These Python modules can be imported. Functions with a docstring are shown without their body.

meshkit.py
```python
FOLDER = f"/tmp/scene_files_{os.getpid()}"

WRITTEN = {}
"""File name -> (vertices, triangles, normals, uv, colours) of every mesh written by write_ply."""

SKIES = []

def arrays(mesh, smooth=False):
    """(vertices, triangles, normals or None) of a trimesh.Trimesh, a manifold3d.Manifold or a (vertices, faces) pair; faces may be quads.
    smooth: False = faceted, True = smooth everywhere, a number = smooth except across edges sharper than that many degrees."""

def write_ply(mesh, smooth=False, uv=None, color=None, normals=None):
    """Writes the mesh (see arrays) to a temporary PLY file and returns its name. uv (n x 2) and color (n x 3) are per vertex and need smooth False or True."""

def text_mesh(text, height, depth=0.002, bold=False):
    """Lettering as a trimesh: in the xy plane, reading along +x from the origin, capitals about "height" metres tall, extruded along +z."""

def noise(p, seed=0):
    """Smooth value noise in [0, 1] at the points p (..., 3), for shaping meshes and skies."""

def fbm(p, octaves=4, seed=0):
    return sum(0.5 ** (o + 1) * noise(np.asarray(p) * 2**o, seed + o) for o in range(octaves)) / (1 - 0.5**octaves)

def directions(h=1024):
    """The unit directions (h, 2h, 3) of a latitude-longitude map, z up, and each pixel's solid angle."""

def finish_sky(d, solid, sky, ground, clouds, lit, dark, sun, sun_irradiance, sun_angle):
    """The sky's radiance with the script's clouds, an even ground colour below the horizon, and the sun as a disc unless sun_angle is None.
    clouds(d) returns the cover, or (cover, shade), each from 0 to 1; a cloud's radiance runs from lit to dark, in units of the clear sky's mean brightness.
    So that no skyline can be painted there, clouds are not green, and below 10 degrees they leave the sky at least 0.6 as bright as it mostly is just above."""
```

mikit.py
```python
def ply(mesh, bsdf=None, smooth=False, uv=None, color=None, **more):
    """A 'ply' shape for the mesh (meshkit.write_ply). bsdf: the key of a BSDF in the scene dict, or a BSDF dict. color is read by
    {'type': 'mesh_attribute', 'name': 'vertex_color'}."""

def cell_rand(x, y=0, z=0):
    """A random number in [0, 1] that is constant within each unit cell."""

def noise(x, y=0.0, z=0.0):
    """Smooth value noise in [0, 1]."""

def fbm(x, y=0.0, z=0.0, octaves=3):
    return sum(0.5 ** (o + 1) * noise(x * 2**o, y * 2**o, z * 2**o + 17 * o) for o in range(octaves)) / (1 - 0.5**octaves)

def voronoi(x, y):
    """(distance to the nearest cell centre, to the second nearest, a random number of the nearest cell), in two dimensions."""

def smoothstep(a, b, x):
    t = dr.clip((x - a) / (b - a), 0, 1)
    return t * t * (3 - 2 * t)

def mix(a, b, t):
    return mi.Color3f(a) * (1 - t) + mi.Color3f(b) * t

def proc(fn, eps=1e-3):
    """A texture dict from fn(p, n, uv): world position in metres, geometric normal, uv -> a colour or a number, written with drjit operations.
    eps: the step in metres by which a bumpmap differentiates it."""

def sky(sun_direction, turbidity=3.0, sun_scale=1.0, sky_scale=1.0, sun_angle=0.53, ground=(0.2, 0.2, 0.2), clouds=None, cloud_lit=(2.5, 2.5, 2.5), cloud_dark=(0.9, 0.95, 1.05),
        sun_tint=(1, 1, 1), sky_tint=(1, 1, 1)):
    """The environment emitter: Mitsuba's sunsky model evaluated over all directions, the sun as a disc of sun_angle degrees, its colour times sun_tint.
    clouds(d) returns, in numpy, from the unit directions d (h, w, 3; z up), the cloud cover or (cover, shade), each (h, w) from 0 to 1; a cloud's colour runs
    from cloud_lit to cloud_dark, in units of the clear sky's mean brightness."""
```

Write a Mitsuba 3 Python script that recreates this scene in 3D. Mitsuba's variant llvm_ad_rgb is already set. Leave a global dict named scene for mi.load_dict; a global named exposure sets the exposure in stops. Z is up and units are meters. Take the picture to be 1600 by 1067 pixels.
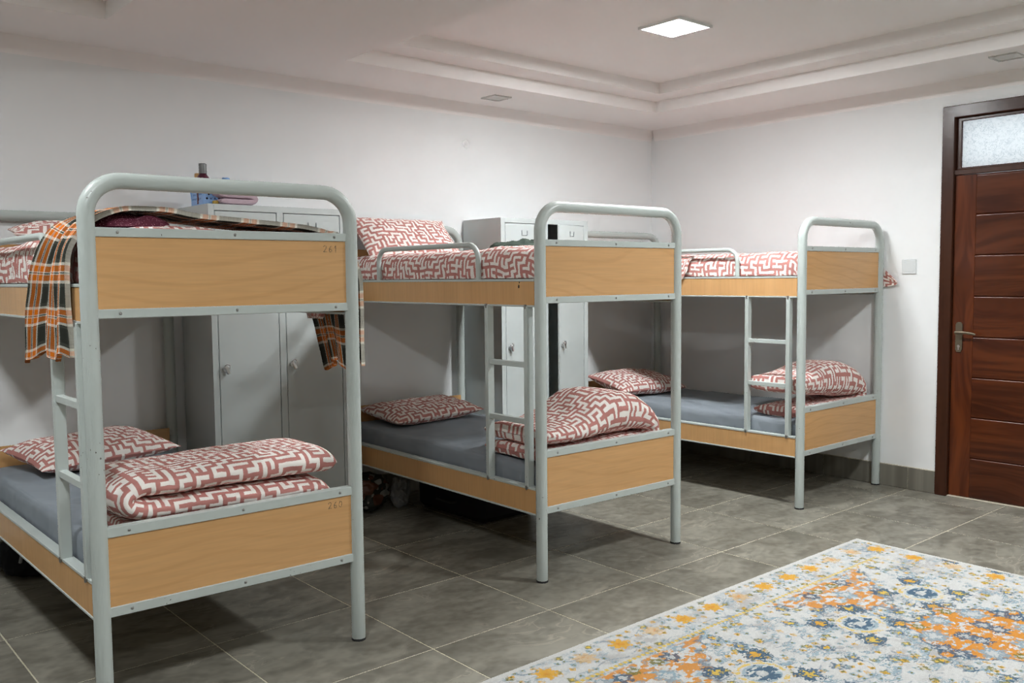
import math, random
import numpy as np, trimesh, drjit as dr, mitsuba as mi
import mikit, meshkit
from mikit import proc, noise, fbm, voronoi, cell_rand, smoothstep, mix
from shapely.geometry import Polygon, box as sbox
from scipy.interpolate import CubicSpline

T = mi.ScalarTransform4f
scene, labels = {}, {}

# ------------------------------------------------------------------ camera, lights, exposure
EXPOSURE_LAMP = 282.0
exposure = 0.0
CX, CY, CZ, YAW, PIT, ROL, FPX = -5.75325766, -4.90731552, 1.39874299, 0.711362991, -0.0701742044, -0.00956844432, 1413.27957
fw = np.array([math.sin(YAW) * math.cos(PIT), math.cos(YAW) * math.cos(PIT), math.sin(PIT)])
rt = np.cross(fw, [0, 0, 1]); rt /= np.linalg.norm(rt); up = np.cross(rt, fw)
rt, up = rt * math.cos(ROL) + up * math.sin(ROL), -rt * math.sin(ROL) + up * math.cos(ROL)
M = np.eye(4); M[:3, 0], M[:3, 1], M[:3, 2], M[:3, 3] = -rt, up, fw, (CX, CY, CZ)
scene['camera'] = {'type': 'perspective', 'fov': math.degrees(2 * math.atan(800 / FPX)), 'fov_axis': 'x', 'near_clip': 0.05, 'far_clip': 100.0, 'to_world': T(M.tolist())}
# daylight outside the room: it only enters through the frosted pane over the door
scene['daylight'] = {'type': 'constant', 'radiance': {'type': 'rgb', 'value': [1.12, 1.2, 1.25]}}
ZC, ZSTEP, ZTOP = 2.58, 2.66, 2.735          # ceiling, first step and top of the tray recesses
BAYS = [(-3.172, -0.606), (-6.97, -4.405)]    # x ranges of the two tray recesses
BAY_Y = (-6.9, -0.555)
# x, y and relative output of each LED panel (the two rows behind the camera and the left bay are dimmer)
PANELS = [(-1.848, -1.74, 1.0), (-1.848, -3.65, 1.0), (-5.69, -1.74, 0.40), (-5.69, -3.65, 0.85), (-1.848, -5.56, 0.55), (-5.69, -5.56, 0.45)]
def lamp(power):
    return {'type': 'area', 'radiance': {'type': 'rgb', 'value': [EXPOSURE_LAMP * power * 0.965, EXPOSURE_LAMP * power, EXPOSURE_LAMP * power * 1.01]}}

# ------------------------------------------------------------------ materials
def rgb(r, g, b):
    return {'type': 'rgb', 'value': [r, g, b]}
def srgb(r, g, b):
    return [((c / 255 + 0.055) / 1.055) ** 2.4 if c > 10 else c / 255 / 12.92 for c in (r, g, b)]
def mat(key, color, rough=0.5, spec=0.5, **kw):
    c = color if isinstance(color, dict) else rgb(*color)
    scene[key] = {'type': 'twosided', 'bsdf': {'type': 'principled', 'base_color': c, 'roughness': rough, 'specular': spec, **kw}}
    return key
def matte(key, color):
    scene[key] = {'type': 'twosided', 'bsdf': {'type': 'diffuse', 'reflectance': color if isinstance(color, dict) else rgb(*color)}}
    return key
C3 = mi.Color3f

def wall_fn(p, n, uv):
    f = fbm(p.x * 0.9 + p.z * 0.3, p.y * 0.9, p.z * 0.9)
    return mix([0.75, 0.768, 0.775], [0.79, 0.803, 0.806], f)
matte('m_wall', proc(wall_fn))
def ceil_fn(p, n, uv):
    f = fbm(p.x * 0.8, p.y * 0.8, p.z)
    return mix([0.84, 0.818, 0.806], [0.88, 0.858, 0.846], f)
matte('m_ceiling', proc(ceil_fn))

TX, TY, TS = -3.8092, -2.1783, 0.6
def tile_fn(p, n, uv):
    i, j = dr.floor((p.x - TX) / TS), dr.floor((p.y - TY) / TS)
    r, q = cell_rand(i, j, 3), cell_rand(i, j, 7)
    x, y = p.x * dr.select(q > 0.5, 1.0, -1.0) + r * 31, p.y + q * 17
    w = fbm(x * 3.1, y * 3.1, r * 5, octaves=4)
    v = fbm(x * 5 + w * 4, y * 14 + w * 5, 3 + r * 9, octaves=4)
    d = fbm(x * 30, y * 34, 1.0, octaves=2)
    t = dr.clip(0.55 * v + 0.5 * w + 0.22 * d - 0.13, 0, 1)
    c = mix([0.112, 0.105, 0.085], [0.216, 0.206, 0.172], smoothstep(0.25, 0.75, t))
    vein = smoothstep(0.035, 0.0, dr.abs(v - 0.5)) * smoothstep(0.45, 0.7, w)
    c = mix(c, [0.33, 0.30, 0.25], vein * 0.45)
    return c * (0.93 + 0.14 * r)
def tile_rough(p, n, uv):
    return 0.30 + 0.22 * fbm(p.x * 9, p.y * 12, 2.0)
mat('m_tile', proc(tile_fn), rough=proc(tile_rough), spec=0.4)
def grout_fn(p, n, uv):
    return mix([0.44, 0.40, 0.31], [0.56, 0.52, 0.42], fbm(p.x * 7, p.y * 7, p.z * 7))
matte('m_grout', proc(grout_fn))

def paint_fn(p, n, uv):
    f = fbm(p.x * 6, p.y * 6, p.z * 6)
    c = mix([0.405, 0.450, 0.432], [0.445, 0.488, 0.468], f)
    chip = smoothstep(0.89, 0.91, noise(p.x * 150, p.y * 150, p.z * 100)) * smoothstep(0.72, 0.78, noise(p.x * 9 + 3, p.y * 9, p.z * 6))
    return mix(c, [0.10, 0.095, 0.085], chip * 0.9)
mat('m_paint', proc(paint_fn), rough=0.34, spec=0.5)
def locker_fn(p, n, uv):
    f = fbm(p.x * 4, p.y * 4, p.z * 3)
    return mix([0.46, 0.50, 0.50], [0.51, 0.55, 0.545], f)
mat('m_locker', proc(locker_fn), rough=0.38, spec=0.5)
mat('m_dark', [0.012, 0.012, 0.013], rough=0.8, spec=0.2)
mat('m_rubber', [0.02, 0.02, 0.02], rough=0.7)
mat('m_bolt', [0.30, 0.30, 0.29], rough=0.35, metallic=0.9)
mat('m_chrome', [0.75, 0.75, 0.76], rough=0.18, metallic=1.0)
mat('m_label', [0.20, 0.22, 0.23], rough=0.4)

def beech(along, seed, deep=0.26):
    def fn(p, n, uv):
        a, b = (p.x, p.z) if along == 'x' else (p.z, p.y)
        w = noise(a * 1.3, b * 3.0, seed) * 1.0 + 0.45 * noise(a * 3.1, b * 6.0, seed + 4.0)
        rings = (b * 34 + w * 6.0 + a * 0.8)
        g = 0.5 + 0.5 * dr.sin(rings * 3.0)
        fine = fbm(a * 9, b * 170, seed + 2.0, octaves=2)
        base = mix([0.510, 0.285, 0.118], [0.575, 0.335, 0.150], fbm(a * 1.2, b * 9, seed + 8.0))
        c = mix(base, [0.45, 0.230, 0.082], smoothstep(0.80, 1.0, g) * deep)
        return c * (0.94 + 0.11 * fine)
    return fn
mat('m_beech', proc(beech('x', 1.0)), rough=0.38, spec=0.4)
mat('m_beech_side', proc(beech('z', 5.0, 0.14)), rough=0.38, spec=0.4)
matte('m_ply', [0.42, 0.33, 0.22])

def teak(vertical, seed, lift=1.0):
    def fn(p, n, uv):
        a, b = (p.z, p.y) if vertical else (p.y, p.z)
        k = dr.floor((p.z - 0.008) / 0.25) if not vertical else mi.Float(0)
        w = noise(a * 2.2 + k * 3.7, b * 7, seed + k)
        g = fbm(a * 3 + k * 5, b * 34 + w * 5, seed + 1.0, octaves=4)
        c = mix([0.036, 0.0070, 0.0018], [0.080, 0.0180, 0.0038], smoothstep(0.15, 0.9, g))
        return c * lift * (0.85 + 0.3 * w)
    return fn
mat('m_teak', proc(teak(False, 2.0)), rough=0.2, spec=0.3, clearcoat=0.3, clearcoat_gloss=0.9)
mat('m_teak_up', proc(teak(True, 9.0, 1.35)), rough=0.2, spec=0.3, clearcoat=0.3, clearcoat_gloss=0.9)
mat('m_teak_frame', proc(lambda p, n, uv: mix([0.022, 0.0065, 0.0025], [0.052, 0.0150, 0.0058], fbm(p.y * 30, p.x * 30, p.z * 3))), rough=0.28, spec=0.3, clearcoat=0.2, clearcoat_gloss=0.85)
mat('m_bronze', [0.20, 0.17, 0.125], rough=0.35, metallic=0.85)
mat('m_plastic_white', [0.74, 0.75, 0.75], rough=0.35)
mat('m_switch', [0.60, 0.63, 0.64], rough=0.4)
mat('m_lamp_off', [0.52, 0.52, 0.50], rough=0.35)
def frost(p, n, uv):
    v = voronoi(p.y * 160, p.z * 160)
    return mix([0.66, 0.72, 0.76], [0.92, 0.96, 0.98], smoothstep(0.1, 0.8, v[2] * 0.6 + fbm(p.y * 60, p.z * 60, 1.0) * 0.6))
scene['m_frost'] = {'type': 'principledthin', 'base_color': proc(frost), 'roughness': 0.35, 'spec_trans': 0.0, 'diff_trans': 1.5, 'eta': 1.5}

# ---- the labyrinth print of the bedding: a seeded forest of short strokes on a lattice
def labyrinth(N, seed):
    rnd = random.Random(seed)
    owner = -np.ones((N, N), int); mask = np.zeros((N, N), int); size = {}
    D = [(1, 0), (0, 1), (-1, 0), (0, -1)]
    def link(i, j, k):
        a, b = (i + D[k][0]) % N, (j + D[k][1]) % N
        mask[i, j] |= 1 << k; mask[a, b] |= 1 << ((k + 2) % 4)
        owner[a, b] = owner[i, j]
        return a, b
    cells = [(i, j) for i in range(N) for j in range(N)]; rnd.shuffle(cells)
    tid = 0
    for (i, j) in cells:
        if owner[i, j] >= 0: continue
        owner[i, j] = tid; tip, last, n, goal, nodes = (i, j), None, 1, rnd.choice([6, 7, 8, 9]), [(i, j)]
        while n < goal:
            opts = [k for k in range(4) if owner[(tip[0] + D[k][0]) % N, (tip[1] + D[k][1]) % N] < 0]
            if not opts:
                tips = [t for t in nodes if any(owner[(t[0] + d[0]) % N, (t[1] + d[1]) % N] < 0 for d in D)]
                if not tips: break
                tip, last = rnd.choice(tips), None; continue
            turn = [k for k in opts if k != last]
            k = rnd.choice(turn if turn and rnd.random() < 0.62 else opts)
            tip = link(tip[0], tip[1], k); nodes.append(tip); last = k; n += 1
            if n in (4, 6) and rnd.random() < 0.35: tip, last = rnd.choice(nodes), None
        size[tid] = n; tid += 1
    for i in range(N):
        for j in range(N):
            if size.get(owner[i, j], 9) < 3 and mask[i, j] == 0:
                link(i, j, rnd.randrange(4))
    return mask
LN = 20
LAB = labyrinth(LN, 5)
LAB_FLAT = [int(v) for v in LAB.ravel()]
LAB_P = 0.0305
def lab_eval(u, v, half=0.245):
    x, y = u / LAB_P, v / LAB_P
    i, j = dr.round(x), dr.round(y)
    dx, dy = x - i, y - j
    ii, jj = mi.Int32(i) % LN, mi.Int32(j) % LN
    ii, jj = dr.select(ii < 0, ii + LN, ii), dr.select(jj < 0, jj + LN, jj)
    m = dr.gather(mi.UInt32, mi.UInt32(LAB_FLAT), mi.UInt32(ii * LN + jj))
    kx, ky = dr.select(dx > 0, mi.UInt32(1), mi.UInt32(4)), dr.select(dy > 0, mi.UInt32(2), mi.UInt32(8))
    hx, hy = (m & kx) != 0, (m & ky) != 0
    ax, ay = dr.abs(dx), dr.abs(dy)
    d = dr.minimum(dr.select(hx, ay, dr.maximum(ax, ay)), dr.select(hy, ax, dr.maximum(ax, ay)))
    return smoothstep(half + 0.05, half - 0.05, d)
def cloth_lab(p, n, uv):
    wob = 0.10 * LAB_P * (noise(uv.x * 60, uv.y * 60, 1.0) - 0.5)
    t = lab_eval(uv.x + wob, uv.y + wob)
    f = fbm(uv.x * 25, uv.y * 25, 3.0, octaves=2)
    return mix(C3(0.445, 0.196, 0.175) * (0.92 + 0.16 * f), C3(0.79, 0.745, 0.705) * (0.95 + 0.1 * f), t)
mat('m_labyrinth', proc(cloth_lab), rough=0.85, spec=0.15, sheen=0.3)
mat('m_lining', [0.70, 0.66, 0.63], rough=0.9, spec=0.1)

def stripe(t):
    t = t - dr.floor(t)
    W, O, K, G = C3(0.66, 0.63, 0.55), C3(0.56, 0.145, 0.012), C3(0.022, 0.024, 0.019), C3(0.060, 0.062, 0.050)
    c = C3(K)
    e = 0.010
    def lay(c, a, b, col):
        m = smoothstep(a - e, a + e, t) * smoothstep(b + e, b - e, t)
        return c * (1 - m) + col * m
    c = lay(c, 0.02, 0.48, W)
    c = lay(c, 0.085, 0.215, O)
    c = lay(c, 0.238, 0.262, K)
    c = lay(c, 0.285, 0.415, O)
    c = lay(c, 0.48, 0.56, G)
    c = lay(c, 0.95, 1.01, G)
    return c
def plaid_fn(p, n, uv):
    a, b = stripe(uv.x / 0.142 + 0.44), stripe(uv.y / 0.148 + 0.2)
    return (a * 0.5 + b * 0.5) * (0.9 + 0.2 * noise(uv.x * 500, uv.y * 500, 2.0))
mat('m_plaid', proc(plaid_fn), rough=0.9, spec=0.1, sheen=0.4)
def sheet_fn(p, n, uv):
    return mix([0.190, 0.218, 0.248], [0.230, 0.258, 0.286], fbm(p.x * 12, p.y * 12, p.z * 12))
mat('m_sheet', proc(sheet_fn), rough=0.75, spec=0.2, sheen=0.2)
mat('m_mattress', [0.45, 0.44, 0.42], rough=0.9, spec=0.1)
def lace_fn(p, n, uv):
    v = voronoi(p.x * 150, p.z * 150 + p.y * 90)
    return mix([0.085, 0.006, 0.022], [0.62, 0.35, 0.42], smoothstep(0.24, 0.12, v[0]) * smoothstep(0.35, 0.75, v[2]))
mat('m_lace', proc(lace_fn), rough=0.8)
mat('m_olive', proc(lambda p, n, uv: mix([0.030, 0.042, 0.034], [0.060, 0.075, 0.062], fbm(p.x * 30, p.y * 30, p.z * 30))), rough=0.9, spec=0.1)
mat('m_pinktowel', proc(lambda p, n, uv: mix([0.40, 0.31, 0.36], [0.52, 0.41, 0.46], fbm(p.x * 20, p.y * 20, p.z * 20))), rough=0.95, spec=0.1)
mat('m_blue', [0.24, 0.42, 0.74], rough=0.35)
mat('m_maroon', [0.060, 0.006, 0.020], rough=0.25)
mat('m_smoke', [0.16, 0.17, 0.17], rough=0.3)
mat('m_card', [0.50, 0.30, 0.13], rough=0.7)
mat('m_yellow', [0.42, 0.28, 0.06], rough=0.7)
mat('m_red_cloth', [0.20, 0.010, 0.030], rough=0.9)
mat('m_orange_cloth', [0.42, 0.17, 0.04], rough=0.9)
mat('m_black_cloth', [0.010, 0.010, 0.012], rough=0.85, spec=0.2)
mat('m_bag_print', proc(lambda p, n, uv: dr.select(noise(p.x * 22, p.y * 22, p.z * 22) > 0.55, C3(0.09, 0.03, 0.014), dr.select(noise(p.x * 30 + 9, p.y * 30, p.z * 26) > 0.62, C3(0.22, 0.21, 0.19), C3(0.018, 0.02, 0.015)))), rough=0.45)
mat('m_bag_white', [0.22, 0.225, 0.225], rough=0.35)
mat('m_pencil', [0.055, 0.035, 0.02], rough=0.8)

# ---- the rug print (flat, in the rug's own place on the floor)
RX1, RX0, RY1, RY0 = -1.318, -4.32, -2.532, -4.53
def rug_fn(p, n, uv):
    x, y = p.x, p.y
    dl, de = RY1 - y, RX1 - x                        # distance from the long and the short edge
    d = dr.minimum(dl, de)
    wear = fbm(x * 38, y * 70, 4.0, octaves=3)
    wear2 = fbm(x * 120, y * 160, 8.0, octaves=2)
    worn = smoothstep(0.42, 0.50, wear * 0.55 + wear2 * 0.45)
    IV, GY, OR, AM, BL, TE, OL, YE = C3(0.56, 0.565, 0.55), C3(0.33, 0.315, 0.305), C3(0.57, 0.240, 0.042), C3(0.63, 0.345, 0.050), C3(0.055, 0.105, 0.165), C3(0.225, 0.325, 0.385), C3(0.17, 0.16, 0.045), C3(0.62, 0.43, 0.085)
    def lay(c, m, col, strength=1.0):
        return c * (1 - m * strength) + col * (m * strength)
    c = C3(IV) * (0.90 + 0.16 * wear2)
    c = lay(c, smoothstep(0.50, 0.68, fbm(x * 7, y * 9, 2.0)) * worn, GY, 0.6)
    inner = smoothstep(0.205, 0.235, d)
    warp = (wear - 0.5)
    def petals(px, py, r, k, ph):
        a = dr.atan2(py, px)
        return dr.sqrt(px * px + py * py) / (r * (0.88 + 0.15 * dr.cos(a * k + ph))) + (wear2 - 0.5) * 0.95
    # curled scroll leaves in pale teal, then the veins between them
    for sc, seed, w in ((4.6, 31.0, 0.075), (6.3, 47.0, 0.06)):
        gx, gy = x * sc + seed * 1.3 + warp * 0.5, y * sc + seed
        ix, iy = dr.floor(gx), dr.floor(gy)
        r1, r2, r3 = cell_rand(ix, iy, seed), cell_rand(ix, iy, seed + 1), cell_rand(ix, iy, seed + 2)
        fx, fy = gx - ix - 0.35 - 0.3 * r1, gy - iy - 0.35 - 0.3 * r2
        rr, an = dr.sqrt(fx * fx + fy * fy), dr.atan2(fy, fx)
        lobe = smoothstep(-0.3, 0.2, dr.cos(an - r3 * 6.283))
        ring = dr.abs(rr - 0.30 + 0.02 * dr.sin(an * 11))
        c = lay(c, smoothstep(w + 0.01, w - 0.01, ring) * lobe * smoothstep(0.62, 0.50, wear2) * (0.45 + 0.55 * inner), TE, 0.75)
        c = lay(c, smoothstep(0.016, 0.006, dr.abs(ring - w)) * lobe * worn * (0.45 + 0.55 * inner), BL, 0.6)
    c = lay(c, smoothstep(0.016, 0.006, dr.abs(fbm(x * 6 + 5, y * 6, 9.0, octaves=2) - 0.5)) * worn, C3(0.17, 0.22, 0.28), 0.65)
    # blossoms scattered over field and border
    for sc, seed, cols, cut, rad, k in ((9.0, 3.0, (BL, YE), 0.50, 0.30, 7.0), (13.0, 8.0, (OL, YE), 0.66, 0.26, 4.0), (20.0, 14.0, (AM, OL), 0.68, 0.28, 4.0), (24.0, 19.0, (TE, OL), 0.62, 0.32, 4.0)):
        gx, gy = x * sc + seed * 1.7, y * sc + seed
        ix, iy = dr.floor(gx), dr.floor(gy)
        r1, r2, r3 = cell_rand(ix, iy, seed), cell_rand(ix, iy, seed + 1), cell_rand(ix, iy, seed + 2)
        fx, fy = gx - ix - 0.36 - 0.28 * r1, gy - iy - 0.36 - 0.28 * r2
        q = petals(fx, fy, rad, k, r3 * 6)
        on = dr.select(r3 > cut, 1.0, 0.0)
        if seed == 3.0: on = on * inner
        on = on * (0.35 + 0.65 * smoothstep(0.66, 0.54, noise(x * 90, y * 130, seed)))
        c = lay(c, smoothstep(1.10, 0.88, q) * on, cols[0], 0.85)
        c = lay(c, smoothstep(0.46, 0.36, q) * on, cols[1], 0.95)
    # repeat along the length, mirrored about each medallion
    period, cx = 1.20, -2.15
    rx = x - cx; rx = rx - period * dr.round(rx / period)
    ax = dr.abs(rx)
    speck = smoothstep(0.66, 0.55, noise(x * 46, y * 70, 3.0) * 0.55 + wear2 * 0.45)
    # half medallions in orange along the inner border line
    hy = dl - 0.25
    half = ax + hy * 0.95 + 0.035 * dr.sin(ax * 48) * dr.cos(hy * 40)
    inhalf = smoothstep(0.365, 0.345, half) * smoothstep(-0.005, 0.01, hy)
    c = lay(c, inhalf, IV, 0.8)
    c = lay(c, inhalf * smoothstep(0.58, 0.48, noise(x * 40, y * 64, 6.0) * 0.6 + wear2 * 0.4), OR, 0.92)
    c = lay(c, inhalf * smoothstep(0.56, 0.66, fbm(x * 22, y * 30, 5.0)) * worn, TE, 0.7)
    for (ex, ey, rr, col) in ((0.0, 0.15, 0.05, TE), (0.13, 0.06, 0.04, BL), (0.21, 0.03, 0.03, TE), (0.06, 0.05, 0.03, OL)):
        qq = petals(ax - ex, hy - ey, rr, 6.0, 1.0)
        c = lay(c, smoothstep(1.05, 0.9, qq) * smoothstep(-0.005, 0.01, hy), col, 0.85)
        c = lay(c, smoothstep(0.5, 0.4, qq) * smoothstep(-0.005, 0.01, hy), IV, 0.75)
    c = lay(c, smoothstep(0.016, 0.008, dr.abs(half - 0.358)) * smoothstep(0.0, 0.01, hy) * worn, BL, 0.6)
    # round blue rosettes beside them
    qx, qy = ax - 0.26, dl - 0.61
    q = dr.sqrt(qx * qx + qy * qy * 1.25) / 0.105
    c = lay(c, smoothstep(1.03, 0.97, q), IV, 0.9)
    c = lay(c, smoothstep(0.76, 0.84, q + warp * 0.3) * smoothstep(1.0, 0.94, q + warp * 0.3) * speck * worn, YE, 0.85)
    c = lay(c, smoothstep(0.74, 0.68, q) * speck, TE, 0.75)
    c = lay(c, smoothstep(0.62, 0.52, q + warp * 0.7) * speck, BL, 0.9)
    c = lay(c, smoothstep(0.26, 0.18, q), IV, 0.8)
    for k in range(4):
        a = 0.8 + k * 1.57
        q2 = petals(qx - 0.165 * math.cos(a), qy - 0.155 * math.sin(a), 0.055, 5.0, float(k))
        c = lay(c, smoothstep(1.08, 0.9, q2), BL, 0.92)
        c = lay(c, smoothstep(0.5, 0.4, q2), AM if k % 2 else YE, 0.9)
    # the large orange centre figure
    hx2, hy2 = ax, dr.abs(dl - 0.97)
    big = dr.maximum(hx2 * 1.15 + hy2 * 0.9, hy2 * 1.5) + 0.04 * dr.sin(hx2 * 34) * dr.cos(hy2 * 30)
    c = lay(c, smoothstep(0.36, 0.34, big), IV, 0.6)
    c = lay(c, smoothstep(0.36, 0.34, big) * speck, OR, 0.97)
    c = lay(c, smoothstep(0.016, 0.008, dr.abs(big - 0.355)) * worn, BL, 0.75)
    for (ex, ey, rr, col) in ((0.17, 0.11, 0.060, TE), (0.0, 0.17, 0.055, TE), (0.08, 0.03, 0.045, BL), (0.26, 0.03, 0.045, BL), (0.12, 0.19, 0.03, OL)):
        qq = petals(hx2 - ex, hy2 - ey, rr, 6.0, 1.0)
        c = lay(c, smoothstep(1.05, 0.9, qq), col, 0.88)
        c = lay(c, smoothstep(0.5, 0.4, qq), IV, 0.7)
    # border blossoms in orange, dashed yellow line
    bt = dr.select(dl < de, x, y)
    k = dr.round((bt + 2.13) / 0.19)
    q = petals(bt + 2.13 - k * 0.19, d - 0.105, 0.046, 7.0, k)
    strong = dr.select(cell_rand(k, 3, 5) > 0.35, 0.95, 0.5)
    c = lay(c, smoothstep(1.1, 0.9, q) * smoothstep(0.02, 0.05, d), AM, strong)
    c = lay(c, smoothstep(0.45, 0.3, q) * worn, OR, 0.7)
    ln = smoothstep(0.010, 0.006, dr.abs(d - 0.228)) * smoothstep(-0.75, -0.35, dr.sin(bt * 260))
    c = lay(c, ln * dr.select(dl < de, 1.0, 0.45), YE, 0.9)
    c = lay(c, smoothstep(0.035, 0.02, d), C3(0.57, 0.565, 0.54), 0.9)
    return c * (0.62 + 0.17 * noise(x * 700, y * 700, 1.0))
mat('m_rug', proc(rug_fn), rough=0.95, spec=0.05, sheen=0.2)

# ------------------------------------------------------------------ mesh helpers
def cat(ms):
    return trimesh.util.concatenate(ms)
def cbox(x0, y0, z0, x1, y1, z1, c=0.002):
    """A box with chamfered edges."""
    c = min(c, (x1 - x0) * 0.45, (y1 - y0) * 0.45, (z1 - z0) * 0.45)
    pts = []
    for ax in range(3):
        lo, hi = np.array([x0, y0, z0], float) + c, np.array([x1, y1, z1], float) - c
        lo[ax] -= c; hi[ax] += c
        pts += [[(lo, hi)[a][0], (lo, hi)[b][1], (lo, hi)[d][2]] for a in (0, 1) for b in (0, 1) for d in (0, 1)]
    return trimesh.convex.convex_hull(np.array(pts))
def pbox(x0, y0, z0, x1, y1, z1):
    m = trimesh.creation.box([x1 - x0, y1 - y0, z1 - z0]); m.apply_translation([(x0 + x1) / 2, (y0 + y1) / 2, (z0 + z1) / 2]); return m
def tube(points, r, sides=16, squash=1.0):
    p = np.asarray(points, float)
    t = np.gradient(p, axis=0); t /= np.linalg.norm(t, axis=1, keepdims=True)
    a = np.cross(t[0], [0, 1, 0.0] if abs(t[0][1]) < 0.9 else [1, 0, 0.0]); a /= np.linalg.norm(a)
    A = []
    for k in range(len(p)):
        a = a - t[k] * np.dot(a, t[k]); a /= np.linalg.norm(a); A.append(a.copy())
    A = np.array(A); B = np.cross(t, A)
    ang = np.arange(sides) * 2 * np.pi / sides
    r = np.broadcast_to(r, (len(p),))
    v = p[:, None] + r[:, None, None] * (np.cos(ang)[None, :, None] * A[:, None] + squash * np.sin(ang)[None, :, None] * B[:, None])
    f = []
    for i in range(len(p) - 1):
        for j in range(sides):
            k = (j + 1) % sides
            f += [[i * sides + j, i * sides + k, (i + 1) * sides + k], [i * sides + j, (i + 1) * sides + k, (i + 1) * sides + j]]
    n = len(p) * sides
    v = np.vstack([v.reshape(-1, 3), p[0], p[-1]])
    for j in range(sides):
        k = (j + 1) % sides
        f += [[n, k, j], [n + 1, (len(p) - 1) * sides + j, (len(p) - 1) * sides + k]]
    m = trimesh.Trimesh(v, f, process=False); trimesh.repair.fix_normals(m); return m
def arc(c, r, a0, a1, n=9):
    return [(c[0] + r * math.cos(a), c[1] + r * math.sin(a)) for a in np.linspace(a0, a1, n)]
def lathe(profile, sections=28):
    return trimesh.creation.revolve(np.array(profile, float), sections=sections)
def grid_faces(nu, nv):
    i, j = np.meshgrid(np.arange(nu - 1), np.arange(nv - 1), indexing='ij')
    a = (i * nv + j).ravel(); b = a + nv
    return np.vstack([np.stack([a, b, b + 1], 1), np.stack([a, b + 1, a + 1], 1)])
def move(m, x, y, z, rz=0.0, rx=0.0, ry=0.0):
    R = trimesh.transformations.euler_matrix(rx, ry, rz, 'sxyz'); R[:3, 3] = x, y, z
    m = m.copy(); m.apply_transform(R); return m

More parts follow.
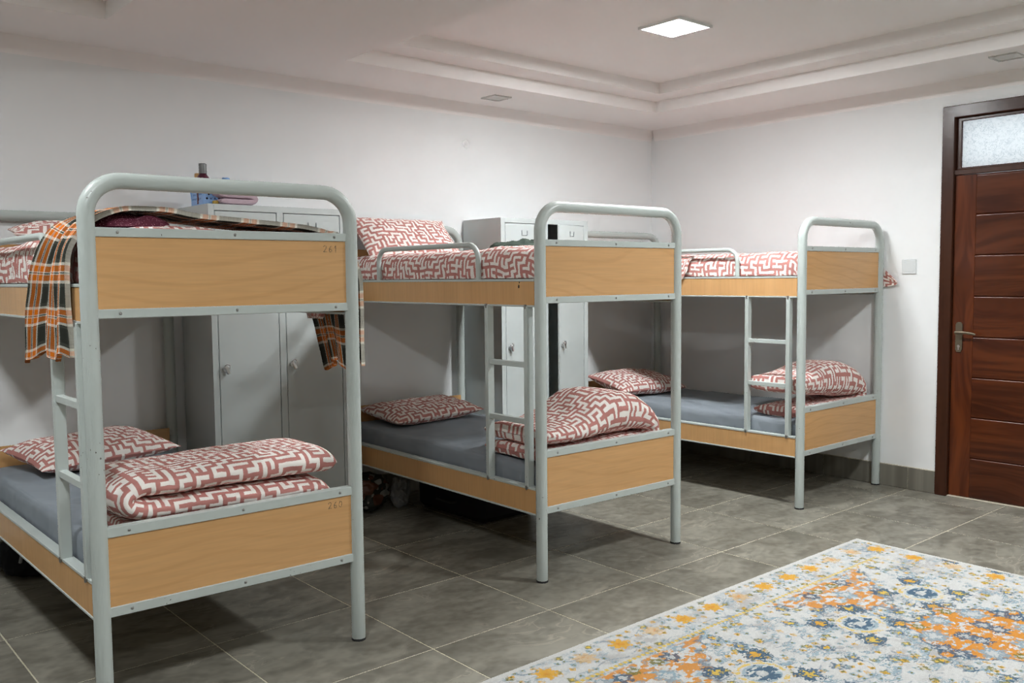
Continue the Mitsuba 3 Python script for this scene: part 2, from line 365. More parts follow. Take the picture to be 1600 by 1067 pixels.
def numbered(key):
    if key not in scene and not any(k.startswith(key + '__') for k in scene): return key
    i = 1
    while f'{key}_{i:03d}' in scene or any(k.startswith(f'{key}_{i:03d}__') for k in scene): i += 1
    return f'{key}_{i:03d}'
def add(name, shape, parent=None, to=None):
    key = numbered((parent + '__' if parent else '') + name)
    s = dict(shape)
    if to is not None: s['to_world'] = T(np.asarray(to).tolist())
    scene[key] = s
    return key
def put(name, mesh, bsdf, parent=None, smooth=30, to=None, uv=None):
    return add(name, mikit.ply(mesh, bsdf, smooth=smooth, uv=uv), parent, to)
def tag(key, label, category, group=None):
    labels[key] = {'label': label, 'category': category, **({'group': group} if group else {})}
    return key
def structure(key, label=None):
    labels[key] = {'kind': 'structure', **({'label': label} if label else {})}
def part_label(key, label):
    labels[key] = {'label': label}

# ------------------------------------------------------------------ the room
X0, Y0 = -12.0, -12.0
put('floor', pbox(X0, Y0, -0.06, 0.0, 0.0, -0.0012), 'm_grout', smooth=False); structure('floor', 'grey stone-look floor tiles with pale grout lines')
tile_std = mikit.ply(cbox(0.0028, 0.0028, -0.0012, TS - 0.0028, TS - 0.0028, 0.0, 0.0006), 'm_tile', smooth=False)
for i in range(-7, 8):
    for j in range(-6, 5):
        xa, ya = TX + i * TS, TY + j * TS
        xb, yb = min(xa + TS, 0), min(ya + TS, 0)
        if xb - max(xa, X0) < 0.02 or yb - max(ya, Y0) < 0.02: continue
        if xa >= X0 and ya >= Y0 and xa + TS <= 0 and ya + TS <= 0:
            P = np.eye(4); P[:3, 3] = xa, ya, 0
            add('tile', tile_std, 'floor', P)
        else:
            put('tile', cbox(max(xa, X0) + 0.0028, max(ya, Y0) + 0.0028, -0.0012, xb - 0.0028, yb - 0.0028, 0.0, 0.0006), 'm_tile', 'floor', smooth=False)
put('wall_back', pbox(X0 - 0.1, 0.0, -0.06, 0.1, 0.12, 2.9), 'm_wall', smooth=False); structure('wall_back')
DY0, DY1, DZ = -3.305, -2.357, 2.425                     # the door opening
wr = cat([pbox(0, DY1, -0.06, 0.12, 0.0, 2.9), pbox(0, Y0 - 0.1, -0.06, 0.12, DY0, 2.9), pbox(0, DY0, DZ, 0.12, DY1, 2.9)])
put('wall_right', wr, 'm_wall', smooth=False); structure('wall_right')
put('wall_left', pbox(X0 - 0.12, Y0, -0.06, X0, 0.0, 2.9), 'm_wall', smooth=False); structure('wall_left')
put('wall_front', pbox(X0 - 0.1, Y0 - 0.12, -0.06, 0.1, Y0, 2.9), 'm_wall', smooth=False); structure('wall_front')
# the ceiling: two stepped tray recesses
def slab(z0, z1, inset):
    pl = sbox(X0, Y0, 0.0, 0.0)
    for a, b in BAYS:
        pl = pl.difference(sbox(a + inset, BAY_Y[0] + inset, b - inset, BAY_Y[1] - inset))
    m = trimesh.creation.extrude_polygon(pl, z1 - z0, engine='earcut'); m.apply_translation([0, 0, z0]); return m
put('ceiling', pbox(X0, Y0, ZTOP, 0.0, 0.0, ZTOP + 0.06), 'm_ceiling', smooth=False); structure('ceiling', 'white ceiling with stepped tray recesses')
put('lower_step', slab(ZC, ZSTEP, 0.0), 'm_ceiling', 'ceiling', smooth=False)
put('upper_step', slab(ZSTEP, ZTOP, 0.2), 'm_ceiling', 'ceiling', smooth=False)
# plaster cornice strips
cz0, cp = 2.494, 0.03
prof = Polygon([(-0.002, cz0), (0.0, cz0), (cp * 0.3, cz0 + 0.03), (cp * 0.62, cz0 + 0.06), (cp, ZC), (-0.002, ZC)])
def cornice(name, length, place):
    m = trimesh.creation.extrude_polygon(prof, length, engine='earcut')   # profile in x (out of the wall), y (up); length along z
    m.apply_transform(np.array(place, float)); trimesh.repair.fix_normals(m)
    put(name, m, 'm_ceiling', smooth=False); structure(name)
cornice('trim_1', -X0, [[0, 0, -1, 0], [-1, 0, 0, 0], [0, 1, 0, 0], [0, 0, 0, 1]])
cornice('trim_2', -Y0 - cp, [[-1, 0, 0, 0], [0, 0, -1, -cp], [0, 1, 0, 0], [0, 0, 0, 1]])
# skirting of tile pieces
def skirting(name, a, b, joints, axis):
    js = [a] + [j for j in joints if a + 0.02 < j < b - 0.02] + [b]
    def bx(p, q, t, z0, z1, c):
        return cbox(p, -t, z0, q, 0, z1, c) if axis == 'x' else cbox(-t, p, z0, 0, q, z1, c)
    put(name, bx(a, b, 0.006, 0.0, 0.147, 0.001), 'm_grout', smooth=False); structure(name)
    for p, q in zip(js[:-1], js[1:]):
        put('tile', bx(p + 0.002, q - 0.002, 0.011, 0.002, 0.143, 0.0012), 'm_tile', name, smooth=False)
skirting('baseboard_right', -2.398, -0.0115, [TY + TS * k for k in range(-18, 6)], 'y')
skirting('baseboard_back', X0, 0.0, [TX + TS * k for k in range(-16, 10)], 'x')
skirting('baseboard_right_001', Y0, -3.25, [TY + TS * k for k in range(-18, 6)], 'y')

# ------------------------------------------------------------------ the door
fr = [cbox(-0.022, DY0, 0.0, 0.11, DY0 + 0.074, DZ, 0.004), cbox(-0.022, DY1 - 0.074, 0.0, 0.11, DY1, DZ, 0.004), cbox(-0.022, DY0, DZ - 0.074, 0.11, DY1, DZ, 0.004),
      cbox(-0.008, DY0 + 0.07, 2.003, 0.10, DY1 - 0.07, 2.035, 0.003)]
put('frame', cat(fr), 'm_teak_frame', 'door_1', smooth=False); structure('door_1', 'dark red-brown wooden door with horizontal planks under a frosted pane')
part_label('door_1__frame', 'dark varnished door frame')
ga, gb = DY0 + 0.074, DY1 - 0.074
bead = []
for (y0, z0, y1, z1) in ((ga, 2.035, ga + 0.03, 2.351), (gb - 0.03, 2.035, gb, 2.351), (ga, 2.035, gb, 2.048), (ga, 2.33, gb, 2.351)):
    bead.append(cbox(0.012, y0, z0, 0.045, y1, z1, 0.003))
put('glazing_bead', cat(bead), 'm_teak_frame', 'door_1', smooth=False)
put('transom_pane', pbox(0.026, ga + 0.01, 2.04, 0.0262, gb - 0.01, 2.345), 'm_frost', 'door_1', smooth=False); part_label('door_1__transom_pane', 'frosted glass pane over the door')
# leaf: two stiles and planks that overlap with rebated joints
LX0, LX1 = 0.004, 0.044
put('leaf', cbox(LX0 + 0.010, ga + 0.003, 0.012, LX1, gb - 0.003, 2.0, 0.002), 'm_teak_frame', 'door_1', smooth=False)
put('stile', cbox(LX0, gb - 0.128, 0.010, LX1 - 0.006, gb - 0.002, 2.001, 0.002), 'm_teak_up', 'door_1__leaf', smooth=False)
put('stile', cbox(LX0, ga + 0.002, 0.010, LX1 - 0.006, ga + 0.128, 2.001, 0.002), 'm_teak_up', 'door_1__leaf', smooth=False)
pz = [0.010, 0.259, 0.512, 0.760, 1.011, 1.261, 1.513, 1.761, 2.001]
for a, b in zip(pz[:-1], pz[1:]):
    pr = Polygon([(LX0 + 0.001, a + 0.0035)] + [(LX0 + 0.001 + 0.008 * (1 - math.cos(q)), b - 0.0125 + 0.011 * math.sin(q)) for q in np.linspace(0, math.pi / 2, 9)] + [(LX1 - 0.006, b - 0.0015), (LX1 - 0.006, a + 0.0005), (LX0 + 0.004, a + 0.0005)])
    m = trimesh.creation.extrude_polygon(pr, gb - ga - 0.258, engine='earcut')
    m.apply_transform(np.array([[1, 0, 0, 0], [0, 0, -1, gb - 0.129], [0, 1, 0, 0], [0, 0, 0, 1.0]])); trimesh.repair.fix_normals(m)
    put('plank', m, 'm_teak', 'door_1__leaf', smooth=25)
# lever handle on a long back plate
hy, hz = gb - 0.047, 1.0
plate = trimesh.creation.extrude_polygon(sbox(-0.0205, -0.094, 0.0205, 0.094).buffer(0.0).intersection(Polygon([(-0.0205, -0.075), (-0.012, -0.092), (0.012, -0.092), (0.0205, -0.075), (0.0205, 0.08), (0.010, 0.094), (-0.010, 0.094), (-0.0205, 0.08)])), 0.007, engine='earcut')
plate.apply_transform(np.array([[0, 0, -1, LX0], [1, 0, 0, hy], [0, 1, 0, hz + 0.006], [0, 0, 0, 1.0]])); trimesh.repair.fix_normals(plate)
lev = [tube([(LX0 - 0.005, hy, hz + 0.035), (LX0 - 0.02, hy, hz + 0.035), (LX0 - 0.045, hy, hz + 0.036)], 0.009, 12),
       tube([(LX0 - 0.045, hy + 0.009, hz + 0.036), (LX0 - 0.047, hy - 0.01, hz + 0.036), (LX0 - 0.047, hy - 0.05, hz + 0.037), (LX0 - 0.045, hy - 0.09, hz + 0.033), (LX0 - 0.042, hy - 0.112, hz + 0.027)], [0.010, 0.0105, 0.009, 0.008, 0.0065], 12, 0.6)]
put('handle', cat([plate] + lev), 'm_bronze', 'door_1__leaf', smooth=35); part_label('door_1__leaf__handle', 'bronze lever handle on a long plate')
kc = trimesh.creation.cylinder(0.008, 0.004, sections=16); kc.apply_transform(trimesh.transformations.rotation_matrix(math.pi / 2, [0, 1, 0])); kc.apply_translation([LX0 - 0.008, hy, hz - 0.05])
put('keyhole', cat([kc, pbox(LX0 - 0.0095, hy - 0.004, hz - 0.073, LX0 - 0.006, hy + 0.004, hz - 0.05)]), 'm_chrome', 'door_1__leaf', smooth=False)
put('threshold', cbox(-0.01, ga, 0.0, 0.06, gb, 0.008, 0.002), 'm_grout', 'door_1', smooth=False)

# light switch
put('plate', cbox(-0.010, -2.204, 1.399, 0.0, -2.111, 1.494, 0.003), 'm_switch', 'light_switch', smooth=False)
put('rocker', cbox(-0.0112, -2.190, 1.413, -0.008, -2.125, 1.480, 0.0015), 'm_switch', 'light_switch', smooth=False)
tag('light_switch', 'square white light switch on the wall left of the door', 'light switch')
# round blank cover on the back wall
m = lathe([(0, 0.004), (0.022, 0.004), (0.026, 0.002), (0.027, 0.0), (0, 0)]); m.apply_transform(trimesh.transformations.rotation_matrix(math.pi / 2, [1, 0, 0])); m.apply_translation([-1.92, 0, 2.308])
tag(put('cover_plate', m, 'm_wall'), 'small round white cover plate high on the back wall', 'cover plate')

# ------------------------------------------------------------------ ceiling lamps
for k, (px, py, pw) in enumerate(PANELS):
    key = 'led_panel' if k == 0 else f'led_panel_{k:03d}'
    s = 0.128
    ring = trimesh.creation.extrude_polygon(sbox(-s - 0.012, -s - 0.012, s + 0.012, s + 0.012).difference(sbox(-s, -s, s, s)), 0.014, engine='earcut'); ring.apply_translation([px, py, ZTOP - 0.014])
    put('frame', ring, 'm_plastic_white', key, smooth=False)
    v = np.array([[px - s, py - s, ZTOP - 0.010], [px - s, py + s, ZTOP - 0.010], [px + s, py + s, ZTOP - 0.010], [px + s, py - s, ZTOP - 0.010]])
    scene[key + '__diffuser'] = mikit.ply(trimesh.Trimesh(v, [[0, 1, 2], [0, 2, 3]], process=False), 'm_plastic_white', emitter=lamp(pw))
    if k == 0: tag(key, 'square white LED panel glowing in the ceiling recess', 'ceiling light')
    else: tag(key, 'square LED panel in a ceiling recess outside the picture', 'ceiling light', 'LED panels outside the picture')
for k, (x, y, lab) in enumerate(((-1.885, -0.285, 'small square unlit downlight in the ceiling near the back wall'), (-0.405, -2.87, 'small square unlit downlight in the ceiling above the door'))):
    key = 'downlight' if k == 0 else f'downlight_{k:03d}'
    s = 0.072
    ring = trimesh.creation.extrude_polygon(sbox(-s, -s, s, s).difference(sbox(-s + 0.012, -s + 0.012, s - 0.012, s - 0.012)), 0.009, engine='earcut'); ring.apply_translation([x, y, ZC - 0.009])
    put('frame', ring, 'm_lamp_off', key, smooth=False)
    put('diffuser', pbox(x - s + 0.011, y - s + 0.011, ZC - 0.005, x + s - 0.011, y + s - 0.011, ZC), 'm_lamp_off', key, smooth=False)
    tag(key, lab, 'ceiling light')

# ------------------------------------------------------------------ rug
rug = cbox(RX0, RY0, 0.0, RX1, RY1, 0.010, 0.004)
tag(put('rug', rug, 'm_rug', smooth=False), 'ivory rug with distressed orange, blue and yellow floral print on the tiles', 'rug')

# ------------------------------------------------------------------ bunk beds
BW, BL, R = 0.9314, 1.86, 0.0262
def bed_matrix(x, y, af, as_):
    m = np.eye(4); m[:2, 0] = math.cos(af), math.sin(af); m[:2, 1] = -math.sin(as_), math.cos(as_); m[:2, 3] = x, y; return m
BEDS = [bed_matrix(-4.9012, -1.8821, -0.0266, 0.010), bed_matrix(-2.9893, -1.8983, -0.0254, -0.012), bed_matrix(-0.9642, -1.9769, 0.0055, 0.014)]
Z1, Z2, Z3, Z4, Z5, Z6, Z7, Z8 = 1.5707, 1.5407, 1.3117, 1.2813, 0.6089, 0.5756, 0.3474, 0.3147
TOPZ, CR = 1.7195, 0.112
def end_frame(v):
    pts = [(0, v, z) for z in np.linspace(0.004, TOPZ - CR, 14)]
    pts += [(x, v, z) for x, z in arc((CR, TOPZ - CR), CR, math.pi, math.pi / 2, 12)[1:]]
    pts += [(x, v, TOPZ) for x in np.linspace(CR, BW - CR, 8)[1:]]
    pts += [(x, v, z) for x, z in arc((BW - CR, TOPZ - CR), CR, math.pi / 2, 0, 12)[1:]]
    pts += [(BW, v, z) for z in np.linspace(TOPZ - CR, 0.004, 14)[1:]]
    return tube(pts, R, 18)
BEDPARTS = []        # (name under the bed, ply dict, label)
def bp(name, mesh, bsdf, smooth=30, label=None):
    BEDPARTS.append((name, mikit.ply(mesh, bsdf, smooth=smooth), label))
def foot_cap(u, v):
    m = trimesh.creation.cylinder(R + 0.0006, 0.009, sections=18); m.apply_translation([u, v, 0.0045]); return m
bolt = lathe([(0, 0.0030), (0.0025, 0.0027), (0.0043, 0.0016), (0.0052, 0.0), (0, 0)], 12)
bolt.apply_transform(trimesh.transformations.rotation_matrix(math.pi / 2, [1, 0, 0]))
for e, (v, sgn) in enumerate(((0.0, -1), (BL, 1))):
    nm = 'end_frame' if e == 0 else 'end_frame_001'
    bp(nm, end_frame(v), 'm_paint', True)
    bp(nm + '__foot_cap', foot_cap(0, v), 'm_rubber', False, 'black rubber foot cap')
    bp(nm + '__foot_cap_001', foot_cap(BW, v), 'm_rubber', False, 'black rubber foot cap')
    for q, (zt, zb) in enumerate(((Z1, Z2), (Z3, Z4), (Z5, Z6), (Z7, Z8))):
        ya, yb = (v - 0.012, v + 0.022) if sgn < 0 else (v - 0.022, v + 0.012)
        k = e * 4 + q
        cn = 'crossbar' + (f'_{k:03d}' if k else '')
        bp(cn, cbox(0.008, ya, zb, BW - 0.008, yb, zt, 0.002), 'm_paint', False)
        for b_, u in enumerate((0.09, 0.477, 0.858)):
            m = bolt.copy()
            if sgn > 0: m.apply_transform(trimesh.transformations.rotation_matrix(math.pi, [0, 0, 1]))
            m.apply_translation([u, ya if sgn < 0 else yb, (zt + zb) / 2])
            bp(cn + '__bolt' + (f'_{b_:03d}' if b_ else ''), m, 'm_bolt', 40)
    for q, (zt, zb) in enumerate(((Z2, Z3), (Z6, Z7))):
        k = e * 2 + q
        pm = pbox(0.012, v - 0.006, zb, BW - 0.012, v + 0.008, zt)
        if sgn > 0: pm = pbox(0.027, v - 0.033, zb - 0.026, BW - 0.027, v - 0.0225, zt + 0.040)      # at the head the board covers the bars on the inside
        bp('end_panel' + (f'_{k:03d}' if k else ''), pm, 'm_beech', False, 'beech laminate end panel')
RA, RB = 0.022, BL - 0.022
k = 0
for zt, zb in ((1.393, 1.2655), (0.4345, 0.3065)):
    for s, u in ((-1, 0.0), (1, BW)):
        sn = 'side_rail' + (f'_{k:03d}' if k else '')
        ua, ub = (u - 0.020, u + 0.020)
        lip = [cbox(ua, RA, zt - 0.011, ub, RB, zt, 0.0015), cbox(ua, RA, zb, ub, RB, zb + 0.009, 0.0015)]
        bp(sn, cat(lip), 'm_paint', False)
        bo = u - 0.017 if s < 0 else u + 0.001
        bp(sn + '__board', pbox(bo, RA, zb + 0.008, bo + 0.016, RB, zt - 0.010), 'm_beech_side', False, 'beech laminate side board')
        k += 1
bp('bed_base', pbox(0.012, 0.03, 1.300, BW - 0.012, BL - 0.03, 1.318), 'm_ply', False)
bp('bed_base_001', pbox(0.012, 0.03, 0.342, BW - 0.012, BL - 0.03, 0.360), 'm_ply', False)
# guard rail: a bent tube standing on the upper side rail
gz, gr, ga0, gb0 = 1.563, 0.0135, 0.45, 1.36
gp = [(0.0, ga0, z) for z in np.linspace(1.385, gz - 0.075, 5)]
gp += [(0.0, y, z) for y, z in arc((ga0 + 0.075, gz - 0.075), 0.075, math.pi, math.pi / 2, 9)[1:]]
gp += [(0.0, y, gz) for y in np.linspace(ga0 + 0.075, gb0 - 0.075, 6)[1:]]
gp += [(0.0, y, z) for y, z in arc((gb0 - 0.075, gz - 0.075), 0.075, math.pi / 2, 0, 9)[1:]]
gp += [(0.0, gb0, z) for z in np.linspace(gz - 0.075, 1.385, 5)[1:]]
bp('guard_rail', tube(gp, gr, 14), 'm_paint', True)
# ladder on the near side, towards the foot
LY0, LY1 = 0.078, 0.365
for q, y in enumerate((LY0, LY1)):
    sn = 'ladder__stile' + (f'_{q:03d}' if q else '')
    bp(sn, cbox(-0.024, y - 0.0125, 0.432, 0.014, y + 0.0125, 1.268, 0.002), 'm_paint', False)
for q, z in enumerate((0.735, 0.998)):
    bp('ladder__rung' + (f'_{q:03d}' if q else ''), cbox(-0.018, LY0 + 0.012, z - 0.0125, 0.008, LY1 - 0.012, z + 0.0125, 0.002), 'm_paint', False)
for q, (y, z) in enumerate(((LY0, 0.430), (LY1, 0.430), (LY0, 1.267), (LY1, 1.267))):
    bp('ladder__clip' + (f'_{q:03d}' if q else ''), cbox(-0.027, y - 0.005, z - 0.010, -0.020, y + 0.005, z + 0.010, 0.001), 'm_bolt', False)

def strokes(polys, w, h):
    """Handwriting as thin flat strokes: (u, z) polylines."""
    out = []
    for pl in polys:
        out.append(tube([(a, 0, b) for a, b in pl], w, 6, 0.35))
    return cat(out)
DIGITS = {'2': [[(0.0, 0.78), (0.12, 0.98), (0.35, 0.98), (0.42, 0.75), (0.25, 0.4), (0.0, 0.03), (0.2, 0.08), (0.5, 0.02)]],
          '6': [[(0.4, 0.98), (0.15, 0.7), (0.03, 0.3), (0.15, 0.02), (0.36, 0.08), (0.40, 0.36), (0.2, 0.45), (0.06, 0.3)]],
          '1': [[(0.0, 0.66), (0.22, 0.98), (0.20, 0.5), (0.18, 0.0)]],
          '0': [[(0.2, 0.98), (0.02, 0.6), (0.06, 0.1), (0.26, 0.0), (0.44, 0.4), (0.38, 0.85), (0.2, 0.98)]]}
def writing(text, h):
    ps, x = [], 0.0
    for ch in text:
        for pl in DIGITS[ch]:
            pl = np.array(pl); d = np.r_[0, np.cumsum(np.linalg.norm(np.diff(pl, axis=0), axis=1))]
            sp = CubicSpline(d, pl)(np.linspace(0, d[-1], 20))
            ps.append([(x + a * h, b * h) for a, b in sp])
        x += h * 0.92
    return strokes(ps, 0.0009, h)

BKEY = ['bunk_bed', 'bunk_bed_001', 'bunk_bed_002']
BLAB = ['nearest grey steel bunk bed, plaid blanket over its top bunk, number 261 handwritten on it', 'middle grey steel bunk bed, standing between the two pairs of lockers', 'farthest grey steel bunk bed, standing against the wall beside the door']
for bk, bm, bl in zip(BKEY, BEDS, BLAB):
    for name, shape, label in BEDPARTS:
        key = f'{bk}__{name}'
        scene[key] = {**shape, 'to_world': T(bm.tolist())}
        if label: labels[key] = {'label': label}
    tag(bk, bl, 'bunk bed')
w = writing('261', 0.024); w.apply_translation([0.817, -0.0062, 1.500])
scene['bunk_bed__end_panel__number'] = {**mikit.ply(w, 'm_pencil'), 'to_world': T(BEDS[0].tolist())}; labels['bunk_bed__end_panel__number'] = {'label': 'handwritten number 261'}
w = writing('260', 0.024); w.apply_translation([0.812, -0.0062, 0.536])
scene['bunk_bed__end_panel_001__number'] = {**mikit.ply(w, 'm_pencil'), 'to_world': T(BEDS[0].tolist())}; labels['bunk_bed__end_panel_001__number'] = {'label': 'handwritten number 260'}
sl = cat([tube([(-0.0172, 0.128, 1.352), (-0.0172, 0.1275, 1.36), (-0.0172, 0.127, 1.366)], 0.0032, 8), tube([(-0.0172, 0.124, 1.374), (-0.0172, 0.1235, 1.377), (-0.0172, 0.123, 1.380)], 0.0022, 8)])
scene['bunk_bed_001__side_rail__slot'] = {**mikit.ply(sl, 'm_dark'), 'to_world': T(BEDS[1].tolist())}; labels['bunk_bed_001__side_rail__slot'] = {'label': 'small dark hole in the side board'}

# ------------------------------------------------------------------ bedding
def N3(p, s, seed):
    return meshkit.fbm(np.asarray(p) * s + seed * 7.3, 3, seed) - 0.5
def mattress_mesh(z0, z1, seed, wr=0.004):
    """A fitted sheet over a mattress: rounded block with slack and tuck wrinkles."""
    L, Wd = BL - 0.07, BW - 0.062
    nu, nv = 70, 110
    s, t = np.meshgrid(np.linspace(-1, 1, nu), np.linspace(-1, 1, nv), indexing='ij')
    def side(q, half, drop):
        ln = half + drop; a = np.abs(q) * ln; r = 0.03
        pos = np.where(a < half - r, a, np.where(a < half - r + r * math.pi / 2, half - r + r * np.sin((a - half + r) / r), half))
        dz = np.where(a < half - r, 0, np.where(a < half - r + r * math.pi / 2, r * (1 - np.cos((a - half + r) / r)), r + (a - (half - r + r * math.pi / 2))))
        return np.sign(q) * pos, dz
    H = z1 - z0
    x, dx = side(s, Wd / 2, H); y, dy = side(t, L / 2, H)
    z = np.maximum(z1 - dx - dy, z0)
    P = np.stack([x + BW / 2, y + BL / 2, z], -1)
    n1 = N3(P, [4, 4, 3], seed); n2 = N3(P, [9, 30, 9], seed + 2)
    P[..., 2] += 0.018 * n1 + wr * n2 - 0.016 * np.abs(N3(P, [2.2, 7, 2], seed + 7)) + 0.010 * np.abs(N3(P, [8, 3, 2], seed + 8))
    edge = np.clip((dx / 0.05), 0, 1)[..., None] * np.array([1, 0, 0]) * np.sign(s)[..., None]
    n4 = np.abs(N3(P, [5, 16, 6], seed + 4))
    P += edge * (0.012 * n2 - 0.030 * n4 + 0.002)[..., None]
    P[..., 2] = np.maximum(P[..., 2], z0)
    P[..., 0] = np.clip(P[..., 0], 0.024, BW - 0.024); P[..., 1] = np.clip(P[..., 1], 0.03, BL - 0.03)
    m = trimesh.Trimesh(P.reshape(-1, 3), grid_faces(nu, nv), process=False)
    return m
MLAB = ['mattress with a grey-blue fitted sheet in the bottom of the nearest bunk bed', 'mattress with a grey fitted sheet in the bottom of the middle bunk bed', 'mattress with a grey-blue fitted sheet in the bottom of the farthest bunk bed']
ULAB = ['mattress under the duvet in the top of the nearest bunk bed', 'mattress under the duvet in the top of the middle bunk bed', 'mattress under the duvet in the top of the farthest bunk bed']
for k in range(3):
    put('mattress', mattress_mesh(0.360, 0.520, 3 + k), 'm_sheet', smooth=True, to=BEDS[k])
    mk = 'mattress' if k == 0 else f'mattress_{k:03d}'
    tag(mk, MLAB[k], 'mattress')
up_m = mikit.ply(cbox(0.035, 0.045, 1.318, BW - 0.035, BL - 0.045, 1.468, 0.02), 'm_mattress', smooth=False)
for k in range(3):
    tag(add('mattress', up_m, None, BEDS[k]), ULAB[k], 'mattress')

def pillow_mesh(L, Wd, H, seed):
    nu, nv = 56, 40
    s, t = np.meshgrid(np.linspace(-1, 1, nu), np.linspace(-1, 1, nv), indexing='ij')
    pinch = lambda a, b: 1 - 0.07 * (1 - np.abs(b) ** 2) * np.abs(a) ** 3
    x, y = s * L / 2 * pinch(s, t), t * Wd / 2 * pinch(t, s)
    prof = np.clip((1 - np.abs(s) ** 3.2), 0, 1) ** 0.62 * np.clip((1 - np.abs(t) ** 2.8), 0, 1) ** 0.62
    vs, fs, uvs = [], [], []
    for sg in (1, -1):
        P = np.stack([x, y, sg * H / 2 * prof], -1)
        nz = N3(P, [7, 9, 4], seed + (sg > 0)); cr = np.abs(N3(P, [10, 22, 5], seed + 5))
        P[..., 2] += sg * prof * (0.035 * nz - 0.03 * cr)
        P[..., 0] += 0.006 * N3(P, [8, 8, 8], seed + 9); P[..., 1] += 0.008 * N3(P, [8, 8, 8], seed + 12)
        f = grid_faces(nu, nv)
        fs.append((f if sg > 0 else f[:, ::-1]) + len(vs) * nu * nv)
        vs.append(P.reshape(-1, 3)); uvs.append(np.stack([s * L / 2, t * Wd / 2 + (0.3 if sg < 0 else 0)], -1).reshape(-1, 2) + seed * 0.137)
    return trimesh.Trimesh(np.vstack(vs), np.vstack(fs), process=False), np.vstack(uvs)
def pillow(k, u, v, z, yaw, tilt, roll, label, seed, L=0.68, Wd=0.42, H=0.14):
    m, uv = pillow_mesh(L, Wd, H, seed)
    m = move(m, u, v, z, yaw, tilt, roll)
    return tag(put('pillow', m, 'm_labyrinth', smooth=True, uv=uv, to=BEDS[k]), label, 'pillow')
pillow(0, 0.450, 1.590, 0.597, 0.20, 0.12, -0.02, 'patterned pillow at the head of the bottom bunk nearest the camera', 1)
pillow(1, 0.44, 1.61, 0.588, 0.06, 0.10, -0.02, 'patterned pillow at the head of the middle bottom bunk', 2, H=0.125)
pillow(2, 0.36, 1.580, 0.612, -0.06, 0.20, 0.03, 'patterned pillow at the head of the farthest bottom bunk', 3, H=0.15)
pillow(1, 0.40, 1.66, 1.632, 0.02, 0.78, 0.0, 'patterned pillow propped up against the head of the middle top bunk', 4, L=0.72, Wd=0.40, H=0.13)
pillow(0, 0.46, 1.50, 1.615, -0.15, 0.10, 0.04, 'patterned pillow at the head of the top bunk nearest the camera', 6, H=0.12)

def duvet_sheet(seed, ztop, bumps, amp=0.02, zlow=1.396, front=0.045, back=BL - 0.05, side=0.004, hump=0.0):
    """A duvet spread over a top mattress and tucked in along the rails; uv in metres along the cloth."""
    nu, nv = 130, 200
    H = ztop - zlow
    half, L = BW / 2 - 0.030, (back - front) / 2
    s, t = np.meshgrid(np.linspace(-1, 1, nu), np.linspace(-1, 1, nv), indexing='ij')
    def side_(q, half, r):
        drop = max(H - r, 0.01); ln = half - r + r * math.pi / 2 + drop
        a = np.abs(q) * ln
        e = np.clip((a - (half - r)) / r, 0, math.pi / 2)
        pos = np.where(a < half - r, a, half - r + r * np.sin(e))
        dz = np.where(a < half - r, 0, r * (1 - np.cos(e))) + np.maximum(a - (half - r + r * math.pi / 2), 0)
        return np.sign(q) * pos, dz, np.sign(q) * a
    x, dx, au = side_(s, half, 0.075); y, dy, av = side_(t, L, 0.06)
    z = np.maximum(ztop - dx - dy, zlow)
    P = np.stack([x + BW / 2, y + (front + back) / 2, z], -1)
    fl = np.stack([au, av, 0 * au], -1)
    n1 = N3(fl, [3.0, 3.0, 1], seed); n2 = N3(fl, [9, 11, 1], seed + 1); n3 = np.abs(N3(fl, [6, 24, 1], seed + 2))
    sidew = np.clip(dx / (0.6 * H), 0, 1)
    P[..., 2] += (1 - sidew) * (amp * 2.2 * n1 + amp * 1.0 * n2 - amp * 0.8 * n3)
    P[..., 2] += hump * np.exp(-((P[..., 1] - 1.0) / 0.5) ** 2) * (1 - sidew)
    for (bu, bv, br, bh) in bumps:
        P[..., 2] += bh * np.exp(-(((P[..., 0] - bu) ** 2 + (P[..., 1] - bv) ** 2) / br ** 2)) * (1 - sidew)
    pl = sidew * (1 - np.clip((dx - 0.9 * H) / (0.1 * H), 0, 1) * 0.5)
    P[..., 0] += np.sign(s) * pl * (0.026 * n2 - 0.040 * n3 + 0.010)
    P[..., 2] = np.maximum(P[..., 2], zlow + 0.001)
    P[..., 0] = np.clip(P[..., 0], 0.016, BW - 0.016)
    m = trimesh.Trimesh(P.reshape(-1, 3), grid_faces(nu, nv), process=False)
    wu, wv = 0.05 * N3(fl, [5, 7, 1], seed + 20), 0.05 * N3(fl, [5, 7, 1], seed + 25)
    return m, np.stack([au + wu + seed * 0.31, av + wv + seed * 0.17], -1).reshape(-1, 2)
DUV = [(11, 1.560, [(0.15, 0.9, 0.25, 0.012), (0.3, 0.1, 0.3, 0.03)], 0.022), (12, 1.542, [(0.5, 0.5, 0.4, 0.015)], 0.018), (13, 1.535, [(0.4, 0.6, 0.4, 0.012)], 0.020)]
DLAB = ['red and white patterned duvet spread over the top bunk nearest the camera', 'red and white patterned duvet spread over the middle top bunk', 'red and white patterned duvet spread over the farthest top bunk']
for k, (sd, zt, bm_, am) in enumerate(DUV):
    m, uv = duvet_sheet(sd, zt, bm_, am)
    key = put('duvet', m, 'm_labyrinth', smooth=True, uv=uv, to=BEDS[k])
    tag(key, DLAB[k], 'duvet')

